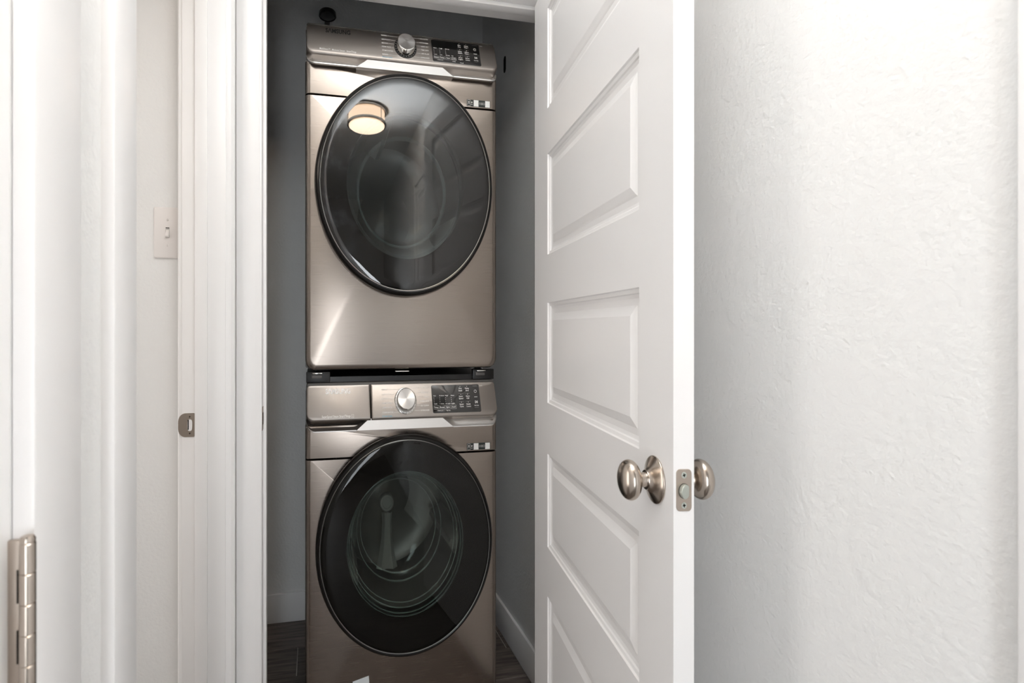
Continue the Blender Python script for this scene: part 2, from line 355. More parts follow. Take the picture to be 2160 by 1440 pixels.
# doorway on the right wall at the edge of the frame
f4 = thing('trim_4', (.80, 0, 0), 'white door casing at the far right edge', 'trim', kind='structure')
MB().box(.783, .805, .337, .4165, 0, DH+.08).build('casing', 'trim', f4, bevel=.003)
MB().box(.783, .80, -.58, -.50, 0, DH+.08).build('casing', 'trim', f4, bevel=.003)
MB().box(.783, .80, -.50, .337, DH, DH+.08).build('head_casing', 'trim', f4, bevel=.003)

# ------------------------------------------------------------------ five-panel doors
PB = [(.215, .467), (.590, .824), (.951, 1.202), (1.322, 1.574), (1.688, 1.940)]
PROF = [(0, 0), (.002, .004), (.008, .0055), (.010, .0085), (.016, .0105), (.027, .0105), (.031, .0085), (.044, .0035)]
def make_door(name, label, O, du, L, s0, s1, th=.035, both=True):
    O = Vector(O); du = Vector((*du, 0)).normalized(); dn = Vector((-du.y, du.x, 0))
    return_ = {}
    def P(u, n, z): return tuple(O+du*u+dn*n+Vector((0, 0, z)))
    root = thing(name, tuple(O), label, 'door', kind='structure')
    z0, z1 = .008, 2.018
    fb = MB(); fb.box(0, s0, 0, th, z0, z1, P); fb.box(L-s1, L, 0, th, z0, z1, P); fb.build('stile', 'door', root, smooth=0)
    zs = [z0]+[v for p in PB for v in p]+[z1]
    for i in range(6): MB().box(s0, L-s1, 0, th, zs[2*i], zs[2*i+1], P).build('rail', 'door', root, smooth=0)
    for a, b_ in PB:
        q = MB()
        for sgn, base in ((1, 0), (-1, th)) if both else ((1, 0),):
            rings = [[P(u, base+sgn*d, z) for u, z in ((s0+o_, a+o_), (L-s1-o_, a+o_), (L-s1-o_, b_-o_), (s0+o_, b_-o_))] for o_, d in PROF]
            q.loft(rings, cap0=False)
        q.build('panel', 'door', root, smooth=0)
    return root, P, du, dn
KN = [(0, 0), (.0335, 0), (.0345, .0015), (.0340, .0035), (.0310, .0055), (.0255, .0085), (.0190, .0125), (.0150, .0165), (.0140, .0185)]
KK = [(.0115, .0175), (.0108, .020), (.0108, .0285), (.0135, .0315), (.0215, .0345), (.0268, .0395), (.0290, .0460), (.0280, .0525), (.0235, .0585), (.0150, .0630), (.0060, .0650), (0, .0654)]
def smooth_prof(p, k=4):
    out = []
    for i in range(len(p)-1):
        a, b_, c_, d_ = p[max(0, i-1)], p[i], p[i+1], p[min(len(p)-1, i+2)]
        for j in range(k):
            t = j/k; out.append(tuple(max(0, .5*((2*b_[m])+(c_[m]-a[m])*t+(2*a[m]-5*b_[m]+4*c_[m]-d_[m])*t*t+(3*b_[m]-a[m]-3*c_[m]+d_[m])*t**3)) for m in (0, 1)))
    return out+[p[-1]]
def knob(root, c_, ax, label=None):
    r = MB().lathe(KN[:1]+smooth_prof(KN[1:]), c_, ax, 72, (False, True)).build('rosette', 'nickel', root, smooth=40)
    k = MB().lathe(smooth_prof(KK), c_, ax, 72, (True, False)).build('doorknob', 'nickel', root, smooth=40)
    if label: k['label'] = label
O1 = (.7310, 1.5550, 0); FE = (.5890, .7240, 0)
L1 = (Vector(FE)-Vector(O1)).length
d1, P1, du1, dn1 = make_door('door_1', 'open white five-panel door standing in front of the laundry closet', O1, (FE[0]-O1[0], FE[1]-O1[1]), L1, .142, .118)
# make_door puts n along (-du.y, du.x); flip to the right-hand side face when needed
KZC = .919
kc = L1-.058
knob(d1, P1(kc, 0, KZC), -dn1, 'egg-shaped satin nickel doorknob on the closet side face')
knob(d1, P1(kc, .035, KZC), dn1, 'egg-shaped satin nickel doorknob facing the right wall')
o_ = MB()
rr = rrect(.0045, .0305, KZC-.0285, KZC+.0285, .006, 6, 3)
lp = MB().loft([[P1(L1+d_, n-(i*(n-.0175)), z-(i*(z-KZC))) for n, z in rr] for d_, i in ((-.001, 0), (.0006, 0), (.0011, .02))]).build('latch_plate', 'nickel_flat', d1, smooth=30)
screw(lp, P1(L1+.0011, .0175, KZC+.0205), du1, .0040, mat='zinc'); screw(lp, P1(L1+.0011, .0175, KZC-.0205), du1, .0040, .2, mat='zinc')
# latch bolt: round nose with slanted face, protrudes 9 mm
bz = []
ring0 = [(.0175+.0088*math.cos(t)*(1 if math.cos(t) < .5 else 1), KZC-.001+.0098*math.sin(t)) for t in [2*math.pi*k/40 for k in range(40)]]
ring0 = [(min(n, .0245), z) for n, z in ring0]
MB().loft([[P1(L1+.0005, .0175+(n-.0175)*1.08, KZC-.001+(z-KZC+.001)*1.06) for n, z in ring0], [P1(L1+.0014, .0175+(n-.0175)*1.08, KZC-.001+(z-KZC+.001)*1.06) for n, z in ring0]]).build('bolt_collar', 'hole', lp, smooth=30)
MB().loft([[P1(L1+d_*(1-max(0, (n-.010))*42), .0175+(n-.0175)*k, KZC-.001+(z-KZC+.001)*k) for n, z in ring0] for d_, k in ((.001, 1), (.0085, 1), (.0095, .9))]).build('latch_bolt', 'zinc', lp, smooth=40)
# hinges on the hidden edge of that door
for z in (.25, 1.0, 1.78):
    MB().lathe([(.006, 0), (.006, .089)], (.7760, 1.5380, z), (0, 0, 1), 16).build('hinge', 'nickel', d1)
# closed doors at the two edges of the hall
d2, P2, du2, dn2 = make_door('door_2', 'closed white door in the right wall beside the viewer', (.7875, .334, 0), (0, -1), .832, .118, .118, th=.0115, both=False)
d3, P3, du3, dn3 = make_door('door_3', 'closed white door at the far left edge with a blurred hinge', (-.2515, -.340, 0), (0, 1), .8135, .118, .118, th=.035, both=False)
hg = thing('hinge_set', (-.236, .4735, 1.0), None)
hg.name = 'hinge'; hg.parent = d3; hg.location = V((-.236, .4735, .965))-V(d3['_t']); hg['_t'] = [-.236, .4735, .965]
hg['label'] = 'blurred satin nickel butt hinge with five knuckles'
Z0, Z1 = .8920, .9945
MB().box(-.2535, -.2425, .4700, .4735, Z0, Z1).build('leaf', 'nickel_flat', hg, bevel=.0004)
kb = MB().box(-.2425, -.2385, .4690, .4735, Z0, Z1).build('leaf', 'nickel', hg, bevel=.001)
kh = (Z1-Z0)/5
for i in range(5):
    MB().lathe([(.0052, 0), (.0059, .0006), (.0059, kh-.0007), (.0052, kh-.0001)], (-.2345, .4655, Z0+i*kh), (0, 0, 1), 28).build('knuckle', 'nickel', hg, smooth=40)
MB().lathe([(.0001, 0), (.0054, 0), (.0058, .002), (.0045, .0042), (.0001, .0052)], (-.2345, .4655, Z1), (0, 0, 1), 28).build('pin_cap', 'nickel', hg)
for i in (1, 3):
    MB().box(-.2440, -.2424, .4680, .4690, Z0+i*kh-.001, Z0+(i+1)*kh+.001).build('gap', 'hole', hg, smooth=0)

# ------------------------------------------------------------------ light switch, slot, ceiling lamp, black wall fixture
sw = thing('light_switch', (-.4180, 1.545, 1.362), 'off-white toggle light switch plate on the beige wall left of the door frame', 'light switch')
cx, cz, hw, hh = -.4175, 1.362, .0375, .0600
def F(x, z, n): return (x, 1.545-n, z)
MB().loft([[F(x, z, n) for x, z in rrect(cx-hw+i, cx+hw-i, cz-hh+i, cz+hh-i, .004, 4, 2)] for i, n in ((0, 0), (0, .003), (.0012, .0052), (.0035, .0062))]).build('plate', 'switch', sw, smooth=35)
MB().loft([[F(x, z, n) for x, z in rrect(cx-.0055, cx+.0055, cz-.0125, cz+.0125, .0008, 2, 2)] for n in (.0062, .0066)]).build('toggle_slot', 'caulk', sw, smooth=0)
MB().add([F(cx+a, cz+b_, n) for b_, n, h_ in ((.0095, .0063, 0), (.0040, .0068, 0), (-.0085, .0165, 0), (-.0110, .0150, 0), (-.0115, .0063, 0)) for a in (-.0042, .0042)],
         [(0, 1, 3, 2), (2, 3, 5, 4), (4, 5, 7, 6), (6, 7, 9, 8), (0, 2, 4, 6, 8), (1, 3, 5, 7, 9), (0, 1, 9, 8)]).build('toggle', 'switch', sw, bevel=.0008)
for dz in (.0302, -.0302):
    MB().lathe([(.0034, 0), (.0032, .0008), (.0018, .0013), (0, .0013)], F(cx, cz+dz, .0062), (0, -1, 0), 20).build('screw', 'switch', sw)
    MB().box(cx-.0004, cx+.0004, 1.545-.0078, 1.545-.0074, cz+dz-.0028, cz+dz+.0028).build('screw_slot', 'caulk', sw, smooth=0)
MB().box(cx-.0048, cx+.0048, 1.545-.0068, 1.545-.0064, cz+.0098, cz+.0115).build('slot_shadow', 'hole', sw, smooth=0)

ws = thing('wall_slot', (.855, 2.132, 2.115), 'small black vertical slot set in the dim wall right of the dryer', 'slot')
MB().loft([[(.855-n, y, z) for y, z in rrect(2.120, 2.144, 2.084, 2.145, .0118, 8, 2)] for n in (-.0005, .0015)]).build('slot_cover', 'hole', ws, smooth=0)

bf = thing('black_fixture', (.0600, 2.44, 2.32), 'small black round drum-shaped fixture high on the closet back wall above the dryer', 'wall fixture')
fx_, fy_, fz_ = .0605, 2.362, 2.3265
MB().lathe([(.0001, .019), (.036, .019), (.0400, .015), (.0405, .002), (.0385, 0), (.0345, 0), (.034, .006), (.0001, .010)], (fx_, fy_, fz_), (0, 0, 1), 56).build('housing', 'black', bf, smooth=40)
MB().lathe([(.0335, .004), (.0325, .001), (.024, -.0015), (.0001, -.0025)], (fx_, fy_, fz_), (0, 0, 1), 48, (False, False)).build('lens', 'display', bf)
MB().box(fx_-.012, fx_+.012, fy_+.036, 2.44, fz_+.004, fz_+.016).build('bracket', 'side', bf, bevel=.003)

LX, LY = .30, -.20
cl = thing('ceiling_light', (LX, LY, CE), 'round flush drum ceiling light with two metal rings, seen mirrored in the dryer door', 'ceiling light')
MB().lathe([(.0001, -.118), (.145, -.118), (.155, -.112), (.158, -.100), (.158, -.020), (.150, -.012)], (LX, LY, CE), (0, 0, 1), 64, (False, True)).build('diffuser', 'lamp', cl)
for z in (-.108, -.022):
    MB().lathe([(.158, z), (.170, z), (.172, z+.003), (.172, z+.013), (.170, z+.016), (.158, z+.016)], (LX, LY, CE), (0, 0, 1), 64).build('ring', 'nickel', cl, smooth=40)
for a in (1.25, 1.25+2.094, 1.25+4.189):
    MB().lathe([(.003, -.115), (.003, -.01)], (LX+.171*math.cos(a), LY-.171*math.sin(a), CE), (0, 0, 1), 10).build('rod', 'nickel', cl)
MB().lathe([(.08, -.014), (.082, 0)], (LX, LY, CE), (0, 0, 1), 40).build('canopy', 'nickel', cl)

# ------------------------------------------------------------------ washer and dryer
MX0, MY0, MW, MH = -.032, 1.70, .686, .985
def machine(name, label, z0, dryer):
    o0 = (MX0, MY0, z0)
    root = thing(name, (MX0+MW/2, MY0+.35, z0), label, 'dryer' if dryer else 'washing machine')
    def W(x, y, z): return (MX0+x, MY0+y, z0+z)          # local: x across, y into the closet, z up
    S = .9195; C = .393
    def PL(x, s, n): return W(x, -.020+C*s-S*n, .885+S*s+C*n)   # tilted control panel plane
    def part(mb, nm, mat, lab=None, parent=None, **k):
        q = mb.build(nm, mat, parent or root, **k)
        if lab: q['label'] = lab
        return q
    zb = .020
    # lower front panel with the round opening
    DC = (.343, .5345)
    seam = .7765
    def outline(ix, ib, it, y, z_0=zb, z_1=seam, r=.012, rb=.030):
        rr_ = lambda v: max(.0015, v)
        return rrect(.001+ix, MW-.001-ix, z_0+ib, z_1-it, (rr_(rb-ix*.4), rr_(rb-ix*.4), rr_(r), rr_(r)), 8, 14), y
    lays = [(0, 0, 0, .035), (0, 0, 0, .020), (.0012, .001, .0004, .012), (.0045, .004, .0008, .0055), (.010, .009, .0012, .0018), (.019, .017, .0018, 0)]
    rings = []
    for ix, ib, it, y in lays:
        pts, yy = outline(ix, ib, it, y, r=.0015)
        rings.append([W(x, yy, z) for x, z in pts])
    last = outline(.019, .017, .0018, 0, r=.0015)[0]
    angs = [math.atan2(z-DC[1], x-DC[0]) for x, z in last]
    for R_, y in ((.222, 0), (.218, .004), (.216, .05)):
        rings.append([W(DC[0]+R_*math.cos(a), y, DC[1]+R_*math.sin(a)) for a in angs])
    part(MB().loft(rings, cap0=False, cap1=False), 'front_panel', 'metal', smooth=28)
    # cabinet shell, open behind the round door
    rr_c = rrect(.002, MW-.002, zb+.006, .968, .006, 4, 18)
    ang = [math.atan2(z-DC[1], x-DC[0]) for x, z in rr_c]
    part(MB().loft([[W(x, .72, z) for x, z in rr_c], [W(x, .030, z) for x, z in rr_c], [W(DC[0]+.224*math.cos(a), .030, DC[1]+.224*math.sin(a)) for a in ang]], cap1=False), 'cabinet', 'side', smooth=30)
    # upper band under the control panel
    rings = []
    for ix, ib, it, y in lays:
        rings.append([W(x, y, z) for x, z in outline(ix, it, it, y, seam+.0022, .8700, .0015, .0015)[0]])
    part(MB().loft(rings, cap0=False), 'upper_panel', 'metal', smooth=28)
    # bright trim under the control panel: sloping centre and two finger pockets
    zt, zl = .8865, .8560
    q = MB()
    xa = [(.217, .172), (.469, .514)]
    q.add([W(xa[0][0], -.0105, zt), W(xa[1][0], -.0105, zt), W(xa[1][1], -.0190, zl), W(xa[0][1], -.0190, zl), W(xa[0][1], .012, zl), W(xa[1][1], .012, zl)],
          [(0, 1, 2, 3), (3, 2, 5, 4)])
    part(q, 'center_trim', 'silver', smooth=0)
    rows = 10; cols = 34
    for side in (0, 1):
        vs = []; fs = []
        for i in range(rows+1):
            v = i/rows
            for j in range(cols+1):
                u = j/cols
                xc = .217+(.172-.217)*v if side == 0 else .469+(.514-.469)*v
                xo = .004 if side == 0 else MW-.004
                x = xc+(xo-xc)*u
                # corner rounding at the outer end raises the lower lip
                d = abs(x-xo); lift = 0
                if d < .030: lift = (.030-math.sqrt(max(0, .030**2-(.030-d)**2)))*.9
                lipz = zl+lift
                z = zt+(lipz-zt)*v
                base = -.0105-.0085*v + (.022*(1-d/.03)**2 if d < .03 else 0)
                wi = min(1, u/.10)**.8; wo = min(1, max(0, d)/.016)**.6
                prof_ = math.sin(math.pi*min(1, (1-v)*1.15+.0)**.75) if v < 1 else 0
                prof_ = (1-v)**.65
                y = base+(.040 if side == 0 and not dryer else .028)*wi*wo*prof_
                vs.append(W(x, y, z)); 
        n = cols+1
        for i in range(rows):
            for j in range(cols): fs.append((i*n+j, i*n+j+1, (i+1)*n+j+1, (i+1)*n+j))
        dark = side == 0 and not dryer
        part(MB().add(vs, fs), 'finger_pocket', 'pocket' if dark else 'silver', 'dark finger pocket of the detergent drawer' if dark else None, smooth=40)
        # bright lip line along the lower edge
        bot = vs[-n:]
        q = MB()
        q.loft([[ (p[0], p[1]-.0012, p[2]+.0016), (p[0], p[1]-.0012, p[2]-.0010), (p[0], p[1]+.008, p[2]-.0010), (p[0], p[1]+.003, p[2]+.0016)] for p in bot])
        part(q, 'pocket_lip', 'silver', smooth=40)
    # tilted control panel
    def slab(x0, x1, rr4, nm, mat='panelmetal', parent=None, s1=.1045):
        L = [(0, -.050), (0, -.010), (.0010, -.0045), (.0030, -.0014), (.0065, 0)]
        rings = [[PL(x, s, n) for x, s in rrect(x0+i, x1-i, i, s1-i, [max(.0008, r-i*.7) for r in rr4], 8, 3)] for i, n in L]
        return part(MB().loft(rings), nm, mat, smooth=30, parent=parent)
    if dryer: cp = slab(.004, MW-.004, (.024, .024, .012, .012), 'control_panel')
    else:
        dr = slab(.004, .2222, (.024, .0008, .0008, .012), 'detergent_drawer'); dr['label'] = 'detergent drawer front carrying the maker lettering'
        cp = slab(.2236, MW-.004, (.0008, .024, .012, .0008), 'control_panel')
    part(MB().box(.006, MW-.006, .024, .70, .955, MH, W), 'top_panel', 'side', bevel=.005)
    fp = dr if not dryer else cp
    # lettering
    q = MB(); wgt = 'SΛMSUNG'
    text(q, wgt, .069, .0765, .0150, PL, width=.0845, bold=.030); part(q, 'logo', 'logorefldark_ticks' if dryer else 'logoreflbright', 'maker lettering with its dark reflection painted black' if dryer else 'maker lettering with its bright reflection painted white', fp, smooth=0)
    q = MB()
    if dryer:
        text(q, 'MultiSteam™   Moisture Sensor   SmartThings', .049, .0108, .0060, PL, width=.1225)
    else:
        text(q, 'SuperSpeed Steam SmartThings', .0560, .0090, .0066, PL, width=.0960)
        for (a, b_, c_, d_) in ((.1555, .1635, .0068, .0074), (.1555, .1635, .0158, .0164), (.1555, .1561, .0068, .0164), (.1629, .1635, .0068, .0164), (.1575, .1615, .0110, .0118)):
            q.box(a, b_, c_, d_, .0004, .0006, lambda x, y, z: PL(x, y, z))
    part(q, 'feature_lettering', 'white', None, fp, smooth=0)['kind'] = 'stuff'
    left = ['NORMAL', 'HEAVY DUTY', 'BEDDING'] + (['PERM PRESS', 'STEAM SANITIZE+', 'REFRESH'] if dryer else ['STEAM NORMAL', 'STEAM WHITES', 'STEAM SANITIZE'])
    right = ['DELICATES', 'ACTIVEWEAR', 'QUICK DRY', 'TIME DRY', 'AIR FLUFF', 'DOWNLOADED'] if dryer else ['QUICK WASH', 'DELICATES', 'TOWELS', 'RINSE+SPIN', 'SELF CLEAN+', 'DOWNLOADED']
    q = MB(); sz = .0043; DX, DS = .3448, .0505
    def seg(q, x0, s0_, x1, s1_, t=.00035):
        dx, ds = x1-x0, s1_-s0_; l_ = math.hypot(dx, ds); nx, ns = -ds/l_*t, dx/l_*t
        q.add([PL(x0+nx, s0_+ns, .0005), PL(x1+nx, s1_+ns, .0005), PL(x1-nx, s1_-ns, .0005), PL(x0-nx, s0_-ns, .0005)], [(0, 1, 2, 3)])
    for i in range(6):
        s = (.0855, .0710, .0582, .0455, .0325, .0185)[i]+(0 if not dryer else .004-.001*i)
        wL = {6: .0205, 7: .021, 9: .0275, 10: .0315, 12: .036, 15: .040, 14: .038}.get(len(left[i]), .025)
        text(q, left[i], .2615, s-sz/2, sz, PL, width=wL)
        e = DX-math.sqrt(max(0, .041**2-(s-DS)**2)) if abs(s-DS) < .041 else DX-.012
        if e-.0012 > .2615+wL+.003: seg(q, .2615+wL+.002, s, e-.001, s)
        s2 = s+.003
        wR = {8: .029, 9: .028, 6: .020, 10: .0315, 11: .031}.get(len(right[i]), .0265)
        text(q, right[i], .4285, s2-sz/2, sz, PL, 'r', width=wR)
        e = DX+math.sqrt(max(0, .041**2-(s2-DS)**2)) if abs(s2-DS) < .041 else DX+.012
        if .4285-wR-.003 > e+.001: seg(q, e+.001, s2, .4285-wR-.002, s2)
    text(q, 'Power', .6215, .0895, .0032, PL, width=.011)
    part(q, 'cycle_lettering', 'white', None, cp, smooth=0)['kind'] = 'stuff'
    q = MB(); text(q, 'Smart Cycles', .2680, .0060, .0044, PL, width=.027)
    for (a, b_, c_, d_) in ((.2612, .2656, .0056, .0061), (.2612, .2656, .0100, .0105), (.2612, .2617, .0056, .0105), (.2651, .2656, .0056, .0105), (.2628, .2641, .0072, .0090)):
        q.box(a, b_, c_, d_, .0004, .0006, lambda x, y, z: PL(x, y, z))
    part(q, 'cycle_lettering', 'blue', 'small blue lettering', cp, smooth=0)['kind'] = 'stuff'
    # dial
    def LP(prof, mat, nm, parent=None, n=72, lab=None, caps=(True, True)):
        ax = Vector((0, -S, C)); c_ = PL(DX, DS, 0)
        return part(MB().lathe(prof, c_, ax, n, caps), nm, mat, lab, parent, smooth=30)
    rg = LP([(.0392, 0), (.0392, .0016), (.0380, .0026), (.0362, .0020), (.0355, .0006)], 'black' if dryer else 'chrome', 'dial_ring', caps=(True, True))
    if not dryer:
        LP([(.0362, .0026), (.0352, .0030), (.0332, .0030)], 'silver', 'dial_band', caps=(False, False))
    kn = LP([(.0335, .0004), (.0332, .0030)], 'black', 'dial_gasket')
    kn = LP([(.0328, .001), (.0322, .0205), (.0312, .0222), (.0296, .0232)], 'chrome', 'dial', caps=(True, False))
    LP([(.0296, .0232), (.0001, .0226)], 'dial', 'dial_face', kn, caps=(False, False))
    tk = MB()
    for i in range(24):
        a = 2*math.pi*i/24; r0, r1 = .0345, .0368; t = .0005
        ca, sa = math.cos(a), math.sin(a)
        tk.add([PL(DX+r_*ca-s_*t*sa, DS+r_*sa+s_*t*ca, .0034) for r_, s_ in ((r0, -1), (r1, -1), (r1, 1), (r0, 1))], [(0, 1, 2, 3)])
    part(tk, 'dial_ticks', 'white' if dryer else 'logorefldark_ticks', None, rg, smooth=0)['kind'] = 'stuff'
    # display window
    L_ = [(.0, -.001), (0, .0004), (.0004, .0008), (.0010, .0010)]
    dsp = part(MB().loft([[PL(x, s, n) for x, s in rrect(.4405+i, .6185-i, .0115+i, .0945-i, .0045, 5, 2)] for i, n in L_]), 'display', 'display', 'black glass display with white touch lettering', smooth=30)
    q = MB(); g = .0014
    def T(s_, x, s, h=.0040, al='l', wd=None): text(q, s_, x, s, h, PL, al, wd, n=g)
    def line(x0, s0_, x1, s1_, t=.00022):
        dx, ds = x1-x0, s1_-s0_; l_ = math.hypot(dx, ds); nx, ns = -ds/l_*t, dx/l_*t
        q.add([PL(x0+nx, s0_+ns, g), PL(x1+nx, s1_+ns, g), PL(x1-nx, s1_-ns, g), PL(x0-nx, s0_-ns, g)], [(0, 1, 2, 3)])
    def dot(x, s, r=.0009): q.add([PL(x+r*math.cos(a), s+r*math.sin(a), g) for a in [math.pi*k/4 for k in range(8)]], [tuple(range(8))])
    grid = ([('Eco', 'Dry'), ('Adjust', 'Time ^'), ('Damp', 'Alert'), ('Adjust', 'Time v'), ('Drum', 'Light'), ('Smart', 'Control')] if dryer else
            [('Pre', 'Soak'), ('Delay', 'End'), ('Super', 'Speed'), ('Alarm', 'Off'), ('Smart', 'Care'), ('Smart', 'Control')])
    for i, (a, b_) in enumerate(grid):
        x = .5475+.0255*(i % 2)-(.004 if dryer else 0); s = .0810-.0238*(i//2)
        dot(x, s+.0078, .0011); T(a, x, s, .0042, 'c', min(.015, .0034*len(a))); T(b_, x, s-.0066, .0042, 'c', min(.016, .0034*len(b_)))
        if i > 1: line(x-.009, s+.0105, x+.009, s+.0105, .00012)
    hd = ([('More', 'Less'), ('High', 'Low'), ('60 min', '30 min'), ('', 'On')] if dryer else [('Hot', 'Cold'), ('5 times', '1 time'), ('High', 'No spin'), ('Heavy', 'Light')])
    bt = ['Dryness', 'Temp.', 'Time', 'Wrinkle Prevent'] if dryer else ['Temp.', 'Rinse', 'Spin', 'Soil']
    for i in range(4):
        x = .4465+.0212*i
        if hd[i][0]:
            T(hd[i][0], x, .0612, .0032, 'l', .0022*len(hd[i][0])+.002)
            for k in range(3): dot(x+.001, .0560-.0055*k, .0009)
        T(hd[i][1], x, .0372, .0032, 'l', .0022*len(hd[i][1])+.002)
        a, c_ = x-.0015, x+.0165
        for p in (((a, .0335), (c_, .0335)), ((a, .0228), (c_, .0228)), ((a, .0228), (a, .0335)), ((c_, .0228), (c_, .0335))): line(*p[0], *p[1], .00018)
        if ' ' in bt[i]: T('Wrinkle', (a+c_)/2, .0290, .0034, 'c', .014); T('Prevent', (a+c_)/2, .0243, .0034, 'c', .014)
        else: T(bt[i], (a+c_)/2, .0262, .0044, 'c', min(.0155, .0031*len(bt[i])))
    T('• Child Lock •', .455, .0172, .0030, 'l', .024)
    if dryer: T('*Time off', .5390, .0135, .0030, 'l', .013); T('*Wrinkle', .5110, .0160, .0030, 'l', .012)
    else: T('*Spin Only', .4890, .0172, .0030, 'l', .0150)
    # power and play/pause marks
    px_, ps = .6030-(.002 if dryer else 0), .0735
    pts = [math.radians(115+k*310/20) for k in range(21)]
    for k in range(20): line(px_+.0044*math.cos(pts[k]), ps+.0044*math.sin(pts[k]), px_+.0044*math.cos(pts[k+1]), ps+.0044*math.sin(pts[k+1]), .0004)
    line(px_, ps+.0008, px_, ps+.0052, .0004)
    line(px_-.006, .0562, px_+.006, .0562, .0007)
    ps = .0410
    line(px_-.0040, ps-.0038, px_-.0040, ps+.0038, .0005); line(px_-.0040, ps+.0038, px_+.0015, ps, .0005); line(px_-.0040, ps-.0038, px_+.0015, ps, .0005)
    line(px_+.0022, ps-.0038, px_+.0022, ps+.0038, .0005); line(px_+.0044, ps-.0038, px_+.0044, ps+.0038, .0005)
    T('Hold to Start', px_, .0292, .0032, 'c', .0165); line(px_-.008, .0245, px_+.008, .0245, .00012); line(px_-.008, .0895, px_+.009, .0895, .00015)
    part(q, 'touch_lettering', 'white', None, dsp, smooth=0)['kind'] = 'stuff'
    # sticker strip; the square codes are left blank
    sx, sz_ = .5690, .7830
    st = part(MB().box(sx, sx+.0880, -.0006, .0005, sz_, sz_+.0195, W), 'sticker_strip', 'stblack', 'narrow black sticker with small marks and two blank white squares', smooth=0)
    q = MB()
    for a, b_ in ((.0255, .0435), (.0690, .0865)): part(MB().box(sx+a, sx+b_, -.0011, -.0006, sz_+.0006, sz_+.0189, W), 'blank_square', 'stwhite', None, st, smooth=0)
    q = MB()
    for (a, b_, c_, d_) in ((.002, .013, .001, .0017), (.002, .013, .0178, .0185), (.002, .0027, .001, .0185), (.0123, .013, .001, .0185), (.002, .013, .0068, .0074)): q.box(sx+a, sx+b_, -.0010, -.0006, sz_+c_, sz_+d_, W)
    FS = lambda x, z, n: W(x, -.0010, z)
    q.add([FS(sx+.0075+.0026*math.cos(k*math.pi/6), sz_+.0118+.0026*math.sin(k*math.pi/6), 0) for k in range(12)], [tuple(range(12))])
    q.add([FS(sx+.0185, sz_+.0078, 0)]+[FS(sx+.0185+.0050*math.sin(a), sz_+.0078+.0060*math.cos(a), 0) for a in [-.7, -.35, 0, .35, .7]], [(0, 1, 2, 3, 4, 5)])
    q.box(sx+.0150, sx+.0220, -.0010, -.0006, sz_+.0048, sz_+.0060, W)
    for k, (x_, r_) in enumerate(((.0490, .0028), (.0640, .0032))):     # small ring marks and a square mark, too fine to read
        q.loft([[W(sx+x_+(r_-i)*math.cos(a), -.0010, sz_+.0100+(r_-i)*1.1*math.sin(a)) for a in [math.pi*j/8 for j in range(16)]] for i in (0, .0008)], False, False)
    for (a, b_, c_, d_) in ((.0540, .0595, .0068, .0075), (.0540, .0595, .0125, .0132), (.0540, .0547, .0068, .0132), (.0588, .0595, .0068, .0132), (.0560, .0575, .0092, .0108)): q.box(sx+a, sx+b_, -.0010, -.0006, sz_+c_, sz_+d_, W)
    part(q, 'sticker_marks', 'faint', None, st, smooth=0)['kind'] = 'stuff'
    # round door
    A = (0, -1, 0); c0 = W(DC[0], 0, DC[1])
    R = .3085
    dd = part(MB().lathe([(R-.030, .001), (R-.006, .012), (R, .026), (R, .034), (R-.0020, .041), (R-.0050, .0455), (R-.0105, .0480), (R-.0125, .0472), (R-.0130, .040), (.205, .030), (.204, .006)], c0, A, 128, (False, False)), 'door_ring', 'ring', 'glossy black round door rim' , smooth=30)
    if dryer: part(MB().lathe([(R+.0006, .010), (R+.0030, .012), (R+.0032, .018), (R+.0010, .020)], c0, A, 128, (False, False)), 'door_bezel', 'metal', None, dd, smooth=40)
    part(MB().lathe([(R-.0128, .0468), (R-.0140, .0482), (R-.0152, .0478), (R-.0158, .0465)], c0, A, 128, (False, False)), 'chrome_line', 'line', None, dd, smooth=40)
    part(MB().lathe([(R-.0150, .0462), (R-.0156, .0475), (R-.0175, .0486)]+[(r_, .0540-.0054*(r_/(R-.0175))**2) for r_ in [(R-.0175)*k/14 for k in range(13, 0, -1)]]+[(.0001, .0540)], c0, A, 128, (False, False)), 'door_glass', 'glass_dry' if dryer else 'glass_wash', 'tinted reflective round door glass', dd, smooth=60)
    part(MB().lathe([(.2050, .0300), (.2000, .0310), (.1960, .0290), (.1940, .010)], c0, A, 96, (False, False)), 'porthole_rim', 'bowl', None, dd, smooth=50)
    if dryer: bp_ = [(.2030, .020), (.190, .014), (.176, .006), (.168, -.010), (.164, -.045), (.156, -.066), (.140, -.076), (.09, -.083), (.0001, -.086)]
    else: bp_ = [(.2030, .020), (.198, .006), (.188, -.020), (.172, -.062), (.160, -.110), (.142, -.140), (.110, -.156), (.06, -.164), (.0001, -.167)]
    part(MB().lathe(bp_, c0, A, 96, (False, False)), 'inner_glass_bowl', 'bowl', 'clear inner glass bowl', dd, smooth=50)
    for ra, aa, rb_, ab in (((.164, -.058, .155, -.070), (.213, .016, .209, .022)) if dryer else ((.2045, .024, .2035, .020), (.2000, .012, .1985, .008), (.1930, -.006, .1915, -.011), (.1860, -.024, .1845, -.029), (.160, -.108, .1575, -.115), (.145, -.134, .142, -.139))):  # pale rings stand for edge glints; the dryer's outer ring for a reflection
        part(MB().lathe([(ra, aa), ((ra+rb_)/2+.0015, (aa+ab)/2), (rb_, ab)], c0, A, 96, (False, False)), 'bowl_glint', 'bowlglint', None, dd, smooth=60)
    # tub and drum behind the glass
    part(MB().lathe([(.214, .002), (.212, -.05), (.222, -.06)], c0, A, 80, (False, False)), 'door_seal', 'backing', None, smooth=40)
